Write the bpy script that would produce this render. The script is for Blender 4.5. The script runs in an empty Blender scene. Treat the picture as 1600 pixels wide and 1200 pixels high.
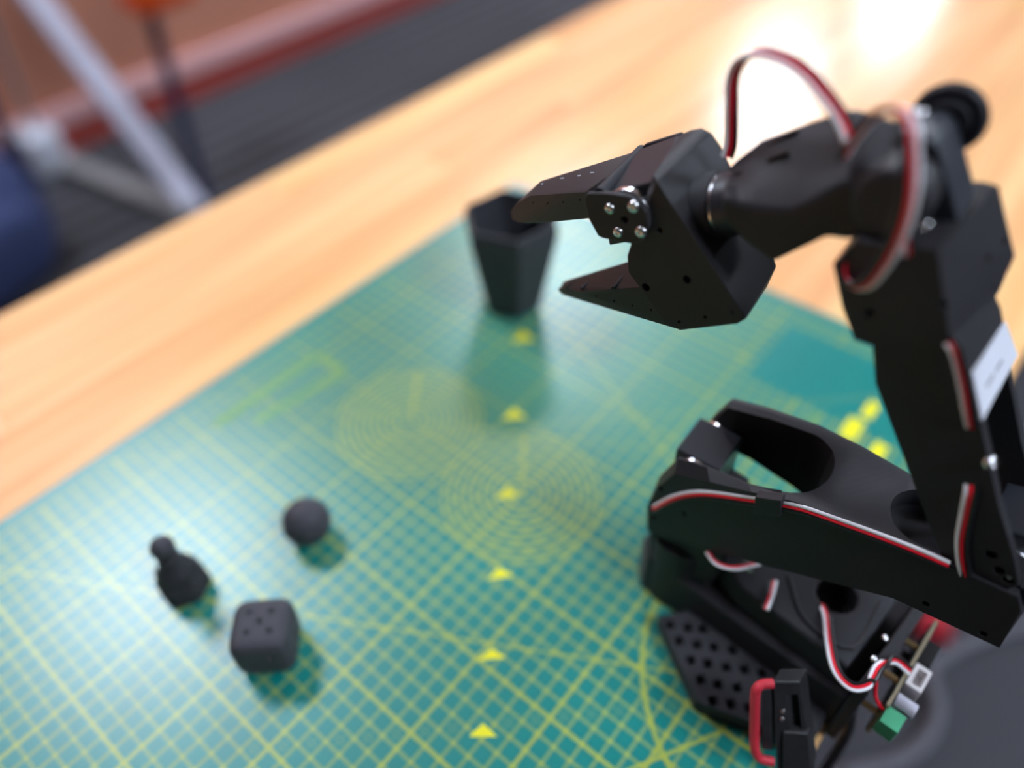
import bpy, bmesh, math, random
from mathutils import Vector, Matrix
random.seed(7)
sc = bpy.context.scene
C = sc.collection

# ---------------------------------------------------------------- camera
cam_data = bpy.data.cameras.new('camera')
cam = bpy.data.objects.new('camera', cam_data); C.objects.link(cam)
cam_data.sensor_width = 36.0; cam_data.lens = 27.0
cam_data.clip_start = 0.01; cam_data.clip_end = 100
rx = Vector((.77011684, .63757593, -.02042025)); dn = Vector((.44398164, -.55871369, -.70051361)); fw = Vector((-.45803969, .53041112, -.71334682))
M = Matrix((( rx.x, -dn.x, -fw.x, .18853013), (rx.y, -dn.y, -fw.y, -.02449951), (rx.z, -dn.z, -fw.z, .39797497), (0, 0, 0, 1)))
cam.matrix_world = M
cam_data.dof.use_dof = True
cam_data.dof.focus_distance = 0.313
cam_data.dof.aperture_fstop = 2.0
sc.camera = cam

# ---------------------------------------------------------------- world, exposure
w = bpy.data.worlds.new('room_light'); sc.world = w; w.use_nodes = True
bg = w.node_tree.nodes['Background']
bg.inputs[0].default_value = (.93, .95, 1.0, 1); bg.inputs[1].default_value = 0.06
sc.view_settings.view_transform = 'Standard'; sc.view_settings.look = 'None'
sc.view_settings.gamma = 1; sc.view_settings.use_curve_mapping = False
sc.view_settings.exposure = 0.0
PANEL_POWER = 51.0

# ---------------------------------------------------------------- materials
def srgb(r, g, b):
    f = lambda c: (c/255/12.92) if c/255 <= .04045 else ((c/255+.055)/1.055)**2.4
    return (f(r), f(g), f(b), 1)
def mat(name, col, rough=.5, metal=0, spec=.4, bump=None, emit=None, noise=None, coat=0):
    m = bpy.data.materials.new(name); m.use_nodes = True
    nt = m.node_tree; b = nt.nodes['Principled BSDF']
    b.inputs['Base Color'].default_value = col
    b.inputs['Roughness'].default_value = rough
    b.inputs['Metallic'].default_value = metal
    b.inputs['Specular IOR Level'].default_value = spec
    b.inputs['Coat Weight'].default_value = coat
    if emit:
        b.inputs['Emission Color'].default_value = emit[0]; b.inputs['Emission Strength'].default_value = emit[1]
    tc = nt.nodes.new('ShaderNodeTexCoord')
    if noise:
        n = nt.nodes.new('ShaderNodeTexNoise'); n.inputs['Scale'].default_value = noise[0]; n.inputs['Detail'].default_value = 4
        r = nt.nodes.new('ShaderNodeMapRange'); r.inputs['To Min'].default_value = 1-noise[1]; r.inputs['To Max'].default_value = 1+noise[1]
        mx = nt.nodes.new('ShaderNodeVectorMath'); mx.operation = 'SCALE'; mx.inputs[0].default_value = col[:3]
        nt.links.new(tc.outputs['Object'], n.inputs['Vector']); nt.links.new(n.outputs['Fac'], r.inputs['Value'])
        nt.links.new(r.outputs[0], mx.inputs['Scale']); nt.links.new(mx.outputs[0], b.inputs['Base Color'])
    if bump:
        kind, scale, strength = bump
        if kind == 'layers':
            t = nt.nodes.new('ShaderNodeTexWave'); t.wave_type = 'BANDS'; t.bands_direction = 'Z'
            t.inputs['Scale'].default_value = scale; t.inputs['Distortion'].default_value = .3; out = t.outputs['Fac']
        else:
            t = nt.nodes.new('ShaderNodeTexNoise'); t.inputs['Scale'].default_value = scale; out = t.outputs['Fac']
        nt.links.new(tc.outputs['Object'], t.inputs['Vector'])
        bp = nt.nodes.new('ShaderNodeBump'); bp.inputs['Strength'].default_value = strength; bp.inputs['Distance'].default_value = .0002
        nt.links.new(out, bp.inputs['Height']); nt.links.new(bp.outputs[0], b.inputs['Normal'])
    return m
PLA = mat('black_printed_plastic', (.029, .028, .032, 1), .5, spec=.25, bump=('layers', 700, .12), noise=(90, .12))
PLA2 = mat('matte_black_plastic', (.030, .030, .035, 1), .6, spec=.25, bump=('noise', 900, .2))
CASE = mat('servo_case_plastic', (.028, .031, .040, 1), .4, bump=('noise', 1500, .12))
STEEL = mat('bright_steel', (.72, .72, .74, 1), .22, metal=1)
BRASS = mat('brass', (.70, .52, .26, 1), .28, metal=1)
WHITE_W = mat('white_insulation', (.90, .90, .94, 1), .35)
RED_W = mat('red_insulation', (.85, .015, .035, 1), .32)
BLACK_W = mat('black_insulation', (.012, .012, .013, 1), .3)
STICK = mat('white_sticker', (.80, .82, .90, 1), .5)
GREYTXT = mat('grey_print', (.30, .30, .33, 1), .6)
GREY3D = mat('charcoal_printed_plastic', (.052, .052, .061, 1), .62, spec=.25, bump=('noise', 900, .3))
REDRUB = mat('red_rubber', (.60, .03, .05, 1), .5)
CLAMPB = mat('worn_black_steel', (.020, .020, .022, 1), .42, noise=(160, .6))
PCB = mat('circuit_board_edge', (.30, .25, .16, 1), .5)
PCBF = mat('black_solder_mask', (.012, .013, .014, 1), .3)
WCON = mat('white_connector', (.72, .68, .68, 1), .45)
GREEN = mat('green_terminal_plastic', (.08, .42, .22, 1), .4)
SILV = mat('capacitor_sleeve', (.55, .54, .62, 1), .35, metal=.4)
YEL = mat('yellow_print', srgb(232, 226, 30), .5)
PALEY = mat('pale_yellow_print', srgb(112, 158, 96), .5)

# ---------------------------------------------------------------- helpers (robot frame: a forward/back, o towards the near side, z up; centimetres)
def V(a, o, z): return Vector((a, -o, z))*.01
def tag(o, label, cat, group=None):
    o['label'] = label; o['category'] = cat
    if group: o['group'] = group
    return o
def empty(name, loc, rz=0, label=None, cat=None, group=None):
    e = bpy.data.objects.new(name, None); C.objects.link(e); e.location = loc; e.rotation_euler = (0, 0, rz)
    e.empty_display_size = .02
    if label: tag(e, label, cat, group)
    return e
def link(name, bm, m, parent=None, bevel=0, smooth=30, seg=2, holes=None, label=None, sub=0):
    bmesh.ops.recalc_face_normals(bm, faces=bm.faces)
    me = bpy.data.meshes.new(name); bm.to_mesh(me); bm.free()
    ob = bpy.data.objects.new(name, me); C.objects.link(ob); me.materials.append(m)
    if holes:
        hb = bmesh.new()
        for h in holes: h(hb)
        bmesh.ops.recalc_face_normals(hb, faces=hb.faces)
        hm = bpy.data.meshes.new('tmp'); hb.to_mesh(hm); hb.free(); ho = bpy.data.objects.new('tmp', hm); C.objects.link(ho)
        md = ob.modifiers.new('b', 'BOOLEAN'); md.object = ho; md.operation = 'DIFFERENCE'; md.solver = 'EXACT'; md.use_self = True
        dg = bpy.context.evaluated_depsgraph_get(); dg.update()
        nm = bpy.data.meshes.new_from_object(ob.evaluated_get(dg))
        ob.modifiers.clear(); ob.data = nm; nm.name = name
        bpy.data.objects.remove(ho); me = nm
        if not me.materials: me.materials.append(m)
        for p in me.polygons: p.material_index = 0
    if bevel:
        b = ob.modifiers.new('bevel', 'BEVEL'); b.width = bevel*.01; b.segments = seg; b.limit_method = 'ANGLE'; b.angle_limit = math.radians(28); b.harden_normals = True
        for p in me.polygons: p.use_smooth = True
    else:
        b2 = bmesh.new(); b2.from_mesh(me)
        for f in b2.faces: f.smooth = True
        for e in b2.edges:
            if len(e.link_faces) == 2 and e.calc_face_angle(0) > math.radians(smooth): e.smooth = False
        b2.to_mesh(me); b2.free()
    if sub:
        s = ob.modifiers.new('sub', 'SUBSURF'); s.levels = sub; s.render_levels = sub
    if parent: ob.parent = parent
    if label: ob['label'] = label
    return ob
def sections(bm, secs):
    """loft between polygons given as (o, [(a, z), ...])"""
    rings = [[bm.verts.new(V(a, o, z)) for a, z in poly] for o, poly in secs]
    for r0, r1 in zip(rings, rings[1:]):
        k = len(r0)
        for i in range(k): bm.faces.new((r0[i], r0[(i+1) % k], r1[(i+1) % k], r1[i]))
    bm.faces.new(rings[0]); bm.faces.new(rings[-1][::-1])
def prism(bm, poly, o1, o2): sections(bm, [(o1, poly), (o2, poly)])
def zprism(bm, poly, z1, z2, poly2=None):
    poly2 = poly2 or poly
    r0 = [bm.verts.new(V(a, o, z1)) for a, o in poly]; r1 = [bm.verts.new(V(a, o, z2)) for a, o in poly2]; k = len(poly)
    for i in range(k): bm.faces.new((r0[i], r0[(i+1) % k], r1[(i+1) % k], r1[i]))
    bm.faces.new(r0); bm.faces.new(r1[::-1])
def hull(bm, pts):
    vs = [bm.verts.new(V(*p)) for p in pts]
    r = bmesh.ops.convex_hull(bm, input=vs)
    bmesh.ops.delete(bm, geom=list({g for g in r['geom_interior']+r['geom_unused'] if isinstance(g, bmesh.types.BMVert)}), context='VERTS')
    bmesh.ops.dissolve_limit(bm, angle_limit=math.radians(2), verts=bm.verts[:], edges=bm.edges[:])
def cyl(bm, p, q, r, n=24, r2=None):
    """cylinder between two world-frame vectors"""
    p, q = Vector(p), Vector(q); d = (q-p); L = d.length
    rot = d.to_track_quat('Z', 'Y').to_matrix().to_4x4()
    bmesh.ops.create_cone(bm, cap_ends=True, segments=n, radius1=r, radius2=r if r2 is None else r2, depth=L, matrix=Matrix.Translation((p+q)/2) @ rot)
def rcyl(bm, p, q, r, n=24, r2=None): cyl(bm, V(*p), V(*q), r*.01, n, None if r2 is None else r2*.01)
def ocyl(bm, a, z, o1, o2, r, n=28): rcyl(bm, (a, o1, z), (a, o2, z), r, n)
def box(bm, c, s, rot=None):
    mt = Matrix.Translation(c)
    if rot is not None: mt = mt @ rot.to_4x4()
    r = bmesh.ops.create_cube(bm, size=1, matrix=mt @ Matrix.Diagonal((*s, 1)))
    return r
def torus(bm, centre, axis, R, r, n=40, k=12):
    rot = Vector(axis).to_track_quat('Z', 'Y').to_matrix(); g = []
    for i in range(n):
        t = 2*math.pi*i/n; row = []
        for j in range(k):
            s = 2*math.pi*j/k
            row.append(bm.verts.new(centre + rot @ Vector(((R+r*math.cos(s))*math.cos(t), (R+r*math.cos(s))*math.sin(t), r*math.sin(s)))))
        g.append(row)
    for i in range(n):
        for j in range(k): bm.faces.new((g[i][j], g[(i+1) % n][j], g[(i+1) % n][(j+1) % k], g[i][(j+1) % k]))
def smooth_path(pts, sub=8):
    pts = [Vector(p) for p in pts]; out = []
    P = [pts[0]*2-pts[1]] + pts + [pts[-1]*2-pts[-2]]
    for i in range(1, len(P)-2):
        p0, p1, p2, p3 = P[i-1:i+3]
        for s in range(sub):
            t = s/sub
            out.append(.5*((2*p1)+(p2-p0)*t+(2*p0-5*p1+4*p2-p3)*t*t+(3*p1-p0-3*p2+p3)*t**3))
    out.append(pts[-1]); return out
def tube(bm, path, r, k=10, flat=None):
    """round tube along a list of vectors"""
    prev = None; rings = []
    up = Vector((0, 0, 1))
    for i, p in enumerate(path):
        t = (path[min(i+1, len(path)-1)]-path[max(i-1, 0)]).normalized()
        if prev is None:
            x = t.cross(up); x = x if x.length > .1 else t.cross(Vector((1, 0, 0))); x.normalize()
        else: x = (prev - t*prev.dot(t)).normalized()
        prev = x; y = t.cross(x)
        rings.append([bm.verts.new(p + (x*math.cos(2*math.pi*j/k)+y*math.sin(2*math.pi*j/k))*r) for j in range(k)])
    for r0, r1 in zip(rings, rings[1:]):
        for j in range(k): bm.faces.new((r0[j], r0[(j+1) % k], r1[(j+1) % k], r1[j]))
    bm.faces.new(rings[0]); bm.faces.new(rings[-1][::-1])
def ribbon(name, pts, parent, sides=None, r=.062, pitch=.118, order=('white', 'red', 'black')):
    """three-wire ribbon; pts (a,o,z), sides: vectors (a,o,z) pointing from the first wire to the last"""
    ctr = smooth_path([V(*p) for p in pts]); n = len(pts)
    sd = smooth_path([V(*s) for s in sides])
    root = bpy.data.objects.new(name, None); C.objects.link(root); root.parent = parent; root.empty_display_size = .01
    offs = []
    for i, p in enumerate(ctr):
        t = (ctr[min(i+1, len(ctr)-1)]-ctr[max(i-1, 0)]).normalized(); s = sd[i]; s = (s-t*s.dot(t)).normalized(); offs.append(s)
    mats = {'white': WHITE_W, 'red': RED_W, 'black': BLACK_W}
    for k, cname in enumerate(order):
        bm = bmesh.new(); tube(bm, [p+s*(k-1)*pitch*.01 for p, s in zip(ctr, offs)], r*.01, 8)
        link('wire', bm, mats[cname], root, label=cname+' wire')
    return root
def screw(c, d, r, parent, m=STEEL):
    """pan-head screw with a cross recess; c = point on the surface, d = outward direction"""
    d = Vector(d).normalized(); bm = bmesh.new()
    prof = [(r, 0), (r, r*.35), (r*.8, r*.62), (r*.45, r*.72)]
    rot = d.to_track_quat('Z', 'Y').to_matrix(); n = 18; rings = []
    for rr, h in prof: rings.append([bm.verts.new(c+rot @ Vector((rr*math.cos(6.28319*i/n), rr*math.sin(6.28319*i/n), h))) for i in range(n)])
    for r0, r1 in zip(rings, rings[1:]):
        for j in range(n): bm.faces.new((r0[j], r0[(j+1) % n], r1[(j+1) % n], r1[j]))
    ctr = bm.verts.new(c+d*r*.3)
    for j in range(n): bm.faces.new((rings[-1][j], rings[-1][(j+1) % n], ctr))
    return link('screw', bm, m, parent, smooth=50)
def hcyl(p, q, r, n=20): return lambda bm: rcyl(bm, p, q, r, n)
def struct(o): o['kind'] = 'structure'; return o

# ================================================================ the room
FLOOR = -.75
def stripe_floor():
    m = bpy.data.materials.new('striped_carpet'); m.use_nodes = True; nt = m.node_tree; b = nt.nodes['Principled BSDF']
    tc = nt.nodes.new('ShaderNodeTexCoord'); sp = nt.nodes.new('ShaderNodeSeparateXYZ'); nt.links.new(tc.outputs['Object'], sp.inputs[0])
    n1 = nt.nodes.new('ShaderNodeTexNoise'); n1.inputs['Scale'].default_value = 2.2; nt.links.new(tc.outputs['Object'], n1.inputs['Vector'])
    w1 = nt.nodes.new('ShaderNodeMath'); w1.operation = 'MULTIPLY'; w1.inputs[1].default_value = 2*math.pi/.088; nt.links.new(sp.outputs['X'], w1.inputs[0])
    s1 = nt.nodes.new('ShaderNodeMath'); s1.operation = 'SINE'; nt.links.new(w1.outputs[0], s1.inputs[0])
    mr = nt.nodes.new('ShaderNodeMapRange'); mr.inputs['From Min'].default_value = -.5; mr.inputs['From Max'].default_value = .8; nt.links.new(s1.outputs[0], mr.inputs['Value'])
    mu = nt.nodes.new('ShaderNodeMath'); mu.operation = 'MULTIPLY'; nt.links.new(mr.outputs[0], mu.inputs[0]); nt.links.new(n1.outputs['Fac'], mu.inputs[1])
    cr = nt.nodes.new('ShaderNodeMix'); cr.data_type = 'RGBA'; cr.inputs['A'].default_value = (.012, .012, .014, 1); cr.inputs['B'].default_value = (.085, .085, .10, 1)
    nt.links.new(mu.outputs[0], cr.inputs['Factor']); nt.links.new(cr.outputs['Result'], b.inputs['Base Color']); b.inputs['Roughness'].default_value = .9
    return m
def quad(name, pts, m, thick=None):
    bm = bmesh.new(); vs = [bm.verts.new(p) for p in pts]; bm.faces.new(vs)
    return struct(link(name, bm, m))
def slab(name, lo, hi, m, parent=None, bevel=0):
    bm = bmesh.new(); c = [(l+h)/2 for l, h in zip(lo, hi)]; box(bm, c, [h-l for l, h in zip(lo, hi)])
    return link(name, bm, m, parent, bevel=bevel)
fl = struct(slab('floor', (-2.25, -3, FLOOR-.1), (3.5, 9, FLOOR), stripe_floor()))
BROWN = mat('brown_wall_panel', srgb(186, 124, 100), .6, noise=(3, .12))
REDBR = mat('red_brown_skirting', srgb(160, 66, 58), .5)
PINK = mat('pale_trim', srgb(214, 168, 168), .5)
struct(slab('wall_far', (-2.4, -3, FLOOR), (-2.25, 9, 2.0), BROWN))
bb = struct(slab('baseboard_far', (-2.25, -3, FLOOR), (-2.232, 9, FLOOR+.085), REDBR))
tr = struct(slab('trim_1', (-2.25, -3, FLOOR+.085), (-2.226, 9, FLOOR+.135), PINK))
CEIL = mat('white_ceiling', (.5, .5, .5, 1), .9)
struct(slab('ceiling', (-2.25, -3, 1.95), (3.5, 9, 2.05), CEIL))
LIGHT = mat('light_diffuser', (.9, .9, .9, 1), .5, emit=((.82, .92, 1.08, 1), PANEL_POWER))
FRAME = mat('white_metal_frame', (.7, .7, .7, 1), .5)
for X, who, ys in ((-1.62, 'far-wall row', (.22, 2.45, 4.72, 7.05)), (1.6, 'row behind the bench', (.22, 2.45, 4.72, 7.05))):
    for k, Y in enumerate(ys):
        e = empty('ceiling_light', (X, Y, 1.95), 0, 'oblong flat white ceiling light panel, %s in the %s' % (('nearest the camera', 'second', 'third', 'last and farthest')[k], who), 'ceiling light', 'ceiling light panels')
        sx_, sy_ = .22, .36
        bm = bmesh.new(); box(bm, (0, 0, -.012), (sx_*2, sy_*2, .01)); link('diffuser', bm, LIGHT, e)
        bm = bmesh.new()
        for sx, sy, lx, ly in ((0, 1, sx_*2+.04, .02), (0, -1, sx_*2+.04, .02), (1, 0, .02, sy_*2), (-1, 0, .02, sy_*2)): box(bm, (sx*(sx_+.01), sy*(sy_+.01), -.012), (lx, ly, .024))
        link('frame', bm, FRAME, e)

# ================================================================ the bench
def wood():
    m = bpy.data.materials.new('beech_stave'); m.use_nodes = True; nt = m.node_tree; b = nt.nodes['Principled BSDF']
    tc = nt.nodes.new('ShaderNodeTexCoord'); oi = nt.nodes.new('ShaderNodeObjectInfo')
    mp = nt.nodes.new('ShaderNodeMapping'); mp.inputs['Scale'].default_value = (38, 2.2, 20)
    ad = nt.nodes.new('ShaderNodeVectorMath'); ad.operation = 'ADD'; cx = nt.nodes.new('ShaderNodeCombineXYZ')
    ml = nt.nodes.new('ShaderNodeMath'); ml.operation = 'MULTIPLY'; ml.inputs[1].default_value = 37; nt.links.new(oi.outputs['Random'], ml.inputs[0])
    for k in (0, 1, 2): nt.links.new(ml.outputs[0], cx.inputs[k])
    nt.links.new(tc.outputs['Object'], ad.inputs[0]); nt.links.new(cx.outputs[0], ad.inputs[1]); nt.links.new(ad.outputs[0], mp.inputs['Vector'])
    n = nt.nodes.new('ShaderNodeTexNoise'); n.inputs['Scale'].default_value = 1; n.inputs['Detail'].default_value = 5; nt.links.new(mp.outputs[0], n.inputs['Vector'])
    r = nt.nodes.new('ShaderNodeValToRGB'); nt.links.new(n.outputs['Fac'], r.inputs['Fac'])
    r.color_ramp.elements[0].position = .3; r.color_ramp.elements[0].color = srgb(232, 172, 118)
    r.color_ramp.elements[1].position = .62; r.color_ramp.elements[1].color = srgb(252, 208, 152)
    mx = nt.nodes.new('ShaderNodeMix'); mx.data_type = 'RGBA'; mx.blend_type = 'MULTIPLY'; mx.inputs['Factor'].default_value = 1
    r2 = nt.nodes.new('ShaderNodeValToRGB'); nt.links.new(oi.outputs['Random'], r2.inputs['Fac'])
    e = r2.color_ramp.elements; e[0].color = (.90, .80, .72, 1); e[1].color = (1, 1, .92, 1)
    x = e.new(.35); x.color = (1, .93, .94, 1); x = e.new(.65); x.color = (.97, .95, .84, 1)
    nt.links.new(r.outputs[0], mx.inputs['A']); nt.links.new(r2.outputs[0], mx.inputs['B']); nt.links.new(mx.outputs['Result'], b.inputs['Base Color'])
    b.inputs['Roughness'].default_value = .20; b.inputs['Specular IOR Level'].default_value = .5
    return m
WOOD = wood()
bench = empty('workbench', (0, 0, -.0022), 0, 'wide pale beech butcher-block workbench under the green cutting mat', 'workbench')
X0, X1 = -.447, .2108; W = (X1-X0)/15
for i in range(15):
    y = -1.0 - random.random()*.5
    while y < 3.0:
        L = random.choice((.45, .6, .75, .9)); y2 = min(y+L, 3.0)
        if y2 > -.7:
            bm = bmesh.new(); box(bm, (X0+(i+.5)*W, (max(y, -.7)+y2)/2, -.0175), (W-.0003, y2-max(y, -.7)-.0003, .035))
            link('stave', bm, WOOD, bench, bevel=.04, seg=1)
        y = y2
STEELG = mat('grey_painted_steel', srgb(120, 122, 128), .45)
bm = bmesh.new()
for lx in (X0+.06, X1-.06):
    for ly in (-.6, 2.9): box(bm, (lx, ly, (FLOOR-.035)/2+.001), (.05, .05, -FLOOR-.035-.002))
link('leg_frame', bm, STEELG, bench)

# ---------------------------------------------------------------- cutting mat
def mat_material():
    m = bpy.data.materials.new('cutting_mat_print'); m.use_nodes = True; nt = m.node_tree; b = nt.nodes['Principled BSDF']
    N = nt.nodes.new; Lk = nt.links.new
    tc = N('ShaderNodeTexCoord'); sp = N('ShaderNodeSeparateXYZ'); Lk(tc.outputs['Object'], sp.inputs[0])
    def op(o, a, b_=None, c_=None, clamp=False):
        k = N('ShaderNodeMath'); k.operation = o; k.use_clamp = clamp
        for idx, v in enumerate((a, b_, c_)):
            if v is None: continue
            if isinstance(v, (int, float)): k.inputs[idx].default_value = v
            else: Lk(v, k.inputs[idx])
        return k.outputs[0]
    x = op('MULTIPLY', sp.outputs['X'], 100); y = op('MULTIPLY', sp.outputs['Y'], 100)     # centimetres
    def line(v, per, wd, soft=.02):
        d = op('ABSOLUTE', op('SUBTRACT', op('FRACT', op('ADD', op('DIVIDE', v, per), 100.5)), .5)); d = op('MULTIPLY', d, per)
        return op('SUBTRACT', 1, op('DIVIDE', op('SUBTRACT', d, wd/2), soft, clamp=False), clamp=True)
    def near(d, wd, soft=.02): return op('SUBTRACT', 1, op('DIVIDE', op('SUBTRACT', op('ABSOLUTE', d), wd/2), soft), clamp=True)
    def within(v, a, c_): return op('MULTIPLY', op('GREATER_THAN', v, a), op('LESS_THAN', v, c_))
    mx_ = op('MULTIPLY', line(x, 1, .2), .42); my_ = op('MULTIPLY', line(y, 1, .2), .42)
    Mx = op('MULTIPLY', line(x, 5, .23), .75); My = op('MULTIPLY', line(y, 5, .23), .75)
    grid = op('ADD', op('MAXIMUM', mx_, Mx), op('MAXIMUM', my_, My), clamp=True)
    plain = op('MULTIPLY', within(x, 6.0, 25), within(y, 38.6, 45.6))
    plain2 = op('MULTIPLY', within(x, -23.2, 19.8), within(y, -10.5, 47.7))
    grid = op('MULTIPLY', op('MULTIPLY', grid, op('SUBTRACT', 1, plain)), plain2)
    tot = grid
    def add(v): 
        nonlocal tot; tot = op('ADD', tot, v, clamp=True)
    for cx, cy in ((-10, 20), (0, 20)):
        dx = op('SUBTRACT', x, cx); dy = op('SUBTRACT', y, cy); r = op('SQRT', op('ADD', op('MULTIPLY', dx, dx), op('MULTIPLY', dy, dy)))
        add(op('MULTIPLY', op('MULTIPLY', line(r, .5, .19), within(r, .7, 5.1)), .62))
        # radial scale digits strip
        u = op('ADD', op('MULTIPLY', dx, -.60), op('MULTIPLY', dy, .80)); v = op('ADD', op('MULTIPLY', dx, .80), op('MULTIPLY', dy, .60))
        add(op('MULTIPLY', op('MULTIPLY', near(v, .34), within(u, .2, 4.8)), .45))
    # protractor arc and base line
    dx = op('SUBTRACT', x, 20.4); dy = op('SUBTRACT', y, 20.6); r = op('SQRT', op('ADD', op('MULTIPLY', dx, dx), op('MULTIPLY', dy, dy)))
    add(op('MULTIPLY', near(op('SUBTRACT', r, 9.85), .26), .8))
    def ln(px, py, ang, wd, k, x0=-99, x1=99):
        s, c_ = math.sin(math.radians(ang)), math.cos(math.radians(ang))
        d = op('SUBTRACT', op('MULTIPLY', op('SUBTRACT', y, py), c_), op('MULTIPLY', op('SUBTRACT', x, px), s))
        add(op('MULTIPLY', op('MULTIPLY', near(d, wd), within(x, x0, x1)), k))
    ln(0, 8.2, 30, .17, .55); ln(17.1, 15, 60, .2, .8, 12, 17.1); ln(17.1, 15, 0, .2, .6, 17.0, 19.8)
    ln(-.5, 31.2, -24.5, .22, .45, -8, 8); ln(2, 30, 45, .15, .3); ln(-10, 20, 30, .15, .3); ln(5, 40, -45, .15, .3, -20, 6)
    # small angle digits along the 45 degree diagonal
    dg = op('SUBTRACT', x, y); al = op('ADD', x, y)
    ring = near(op('SUBTRACT', op('SQRT', op('ADD', op('MULTIPLY', dg, dg), op('POWER', op('MULTIPLY', op('SUBTRACT', op('FRACT', op('MULTIPLY', al, .5)), .5), 2.0), 2))), .25), .10)
    add(op('MULTIPLY', op('MULTIPLY', ring, within(x, -1, 18)), .30))
    ns = N('ShaderNodeTexNoise'); ns.inputs['Scale'].default_value = 9; ns.inputs['Detail'].default_value = 3; Lk(tc.outputs['Object'], ns.inputs['Vector'])
    base = N('ShaderNodeMix'); base.data_type = 'RGBA'; base.inputs['A'].default_value = srgb(0, 118, 112); base.inputs['B'].default_value = srgb(0, 132, 124); Lk(ns.outputs['Fac'], base.inputs['Factor'])
    col = N('ShaderNodeMix'); col.data_type = 'RGBA'; Lk(base.outputs['Result'], col.inputs['A']); col.inputs['B'].default_value = srgb(160, 172, 70); Lk(tot, col.inputs['Factor'])
    Lk(col.outputs['Result'], b.inputs['Base Color']); b.inputs['Roughness'].default_value = .34; b.inputs['Specular IOR Level'].default_value = .75
    n2 = N('ShaderNodeTexNoise'); n2.inputs['Scale'].default_value = 1200; Lk(tc.outputs['Object'], n2.inputs['Vector'])
    bp = N('ShaderNodeBump'); bp.inputs['Strength'].default_value = .25; bp.inputs['Distance'].default_value = .0001; Lk(n2.outputs['Fac'], bp.inputs['Height']); Lk(bp.outputs[0], b.inputs['Normal'])
    return m
cm = bmesh.new(); box(cm, (-.017, .185, -.001), (.45, .60, .002))
cmat = link('cutting_mat', cm, mat_material(), bevel=.03)
tag(cmat, 'green self-healing cutting mat printed with a yellow centimetre grid on the workbench', 'cutting mat')
def flat(name, pts, m, z=.00012, parent=None, label=None):
    bm = bmesh.new(); a = [bm.verts.new((px*.01, py*.01, 0)) for px, py in pts]; b_ = [bm.verts.new((px*.01, py*.01, z)) for px, py in pts]; k = len(pts)
    for i in range(k): bm.faces.new((a[i], a[(i+1) % k], b_[(i+1) % k], b_[i]))
    bm.faces.new(a); bm.faces.new(b_)
    return link(name, bm, m, parent or cmat, label=label)
for t in ([(7.41,6.72),(8.51,7.61),(7.53,7.66)], [(5.12,9.95),(6.2,11.01),(5.26,10.95)], [(2.37,13.97),(3.37,15.1),(2.34,15.04)], [(-1.0,18.61),(0.04,19.76),(-1.01,19.82)], [(-5.03,24.01),(-3.86,25.25),(-5.06,25.38)], [(-9.6,30.64),(-8.3,31.85),(-9.74,32.14)], [(-21.57,44.72),(-20.04,46.46),(-21.64,46.61)]):
    flat('printed_arrow', t, YEL)
# printed lettering blocks of the mat: bars of the large title and of the small table
def bar(p, q, wd, m):
    p = Vector(p); q = Vector(q); n = (q-p).normalized(); s = Vector((-n.y, n.x))*wd/2
    flat('printed_mark', [tuple(p-s), tuple(q-s), tuple(q+s), tuple(p+s)], m)
for p, q, wd, m in (((14.1, 37.2), (14.1, 39.3), 1.1, YEL), ((14.4, 39.8), (14.4, 41.6), .8, YEL), ((16.2, 36.6), (16.2, 38.2), .9, YEL), ((11.7, 36.6), (11.7, 38.2), .35, PALEY),
                    ((-20.3, 11.2), (-20.3, 20.4), .75, PALEY), ((-18.4, 13.2), (-17.3, 20.4), .7, PALEY), ((-20.3, 20.4), (-17.3, 20.4), .6, PALEY)): bar(p, q, wd, m)

# ================================================================ small printed objects on the mat
def superbox(bm, h, e=5.0, n=14):
    for ax in range(3):
        for sg in (-1, 1):
            g = []
            for i in range(n+1):
                row = []
                for j in range(n+1):
                    u, v = math.tan((i/n*2-1)*math.pi/4), math.tan((j/n*2-1)*math.pi/4); p = [u, v]; p.insert(ax, sg)
                    k = (abs(p[0])**e+abs(p[1])**e+abs(p[2])**e)**(-1/e); row.append(bm.verts.new([c*k*h for c in p]))
                g.append(row)
            for i in range(n):
                for j in range(n): bm.faces.new((g[i][j], g[i+1][j], g[i+1][j+1], g[i][j+1]))
    bmesh.ops.remove_doubles(bm, verts=bm.verts, dist=1e-6)
bm = bmesh.new(); superbox(bm, .0155, 5.5)
pips = []
def pip(p, ax):
    def f(b):
        r = bmesh.ops.create_uvsphere(b, u_segments=14, v_segments=8, radius=.0022, matrix=Matrix.Translation(p))
    pips.append(f)
h = .0160; s = .0056
for x, y in ((0, 0), (s, s), (-s, s), (s, -s), (-s, -s)): pip((x, y, h), 2)
for x, z in ((s, s), (-s, -s)): pip((x, -h, z), 1)
for y, z in ((s, s), (-s, -s), (0, 0)): pip((h, y, z), 0)
die = link('die', bm, GREY3D, holes=pips, smooth=60)
dl = [(-0.0397,0.0338,0.031)][0]; die.location = (dl[0], dl[1], .0155); die.rotation_euler = (0, 0, math.radians(44))
tag(die, 'large charcoal rounded die with five pips on top, beside the pawn', 'die')
bm = bmesh.new(); bmesh.ops.create_uvsphere(bm, u_segments=48, v_segments=28, radius=.0145)
ball = link('ball', bm, GREY3D, smooth=180); ball.location = [(-0.0804,0.095,0.0145)][0]
tag(ball, 'small matte charcoal printed ball on the cutting mat', 'ball')
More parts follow.
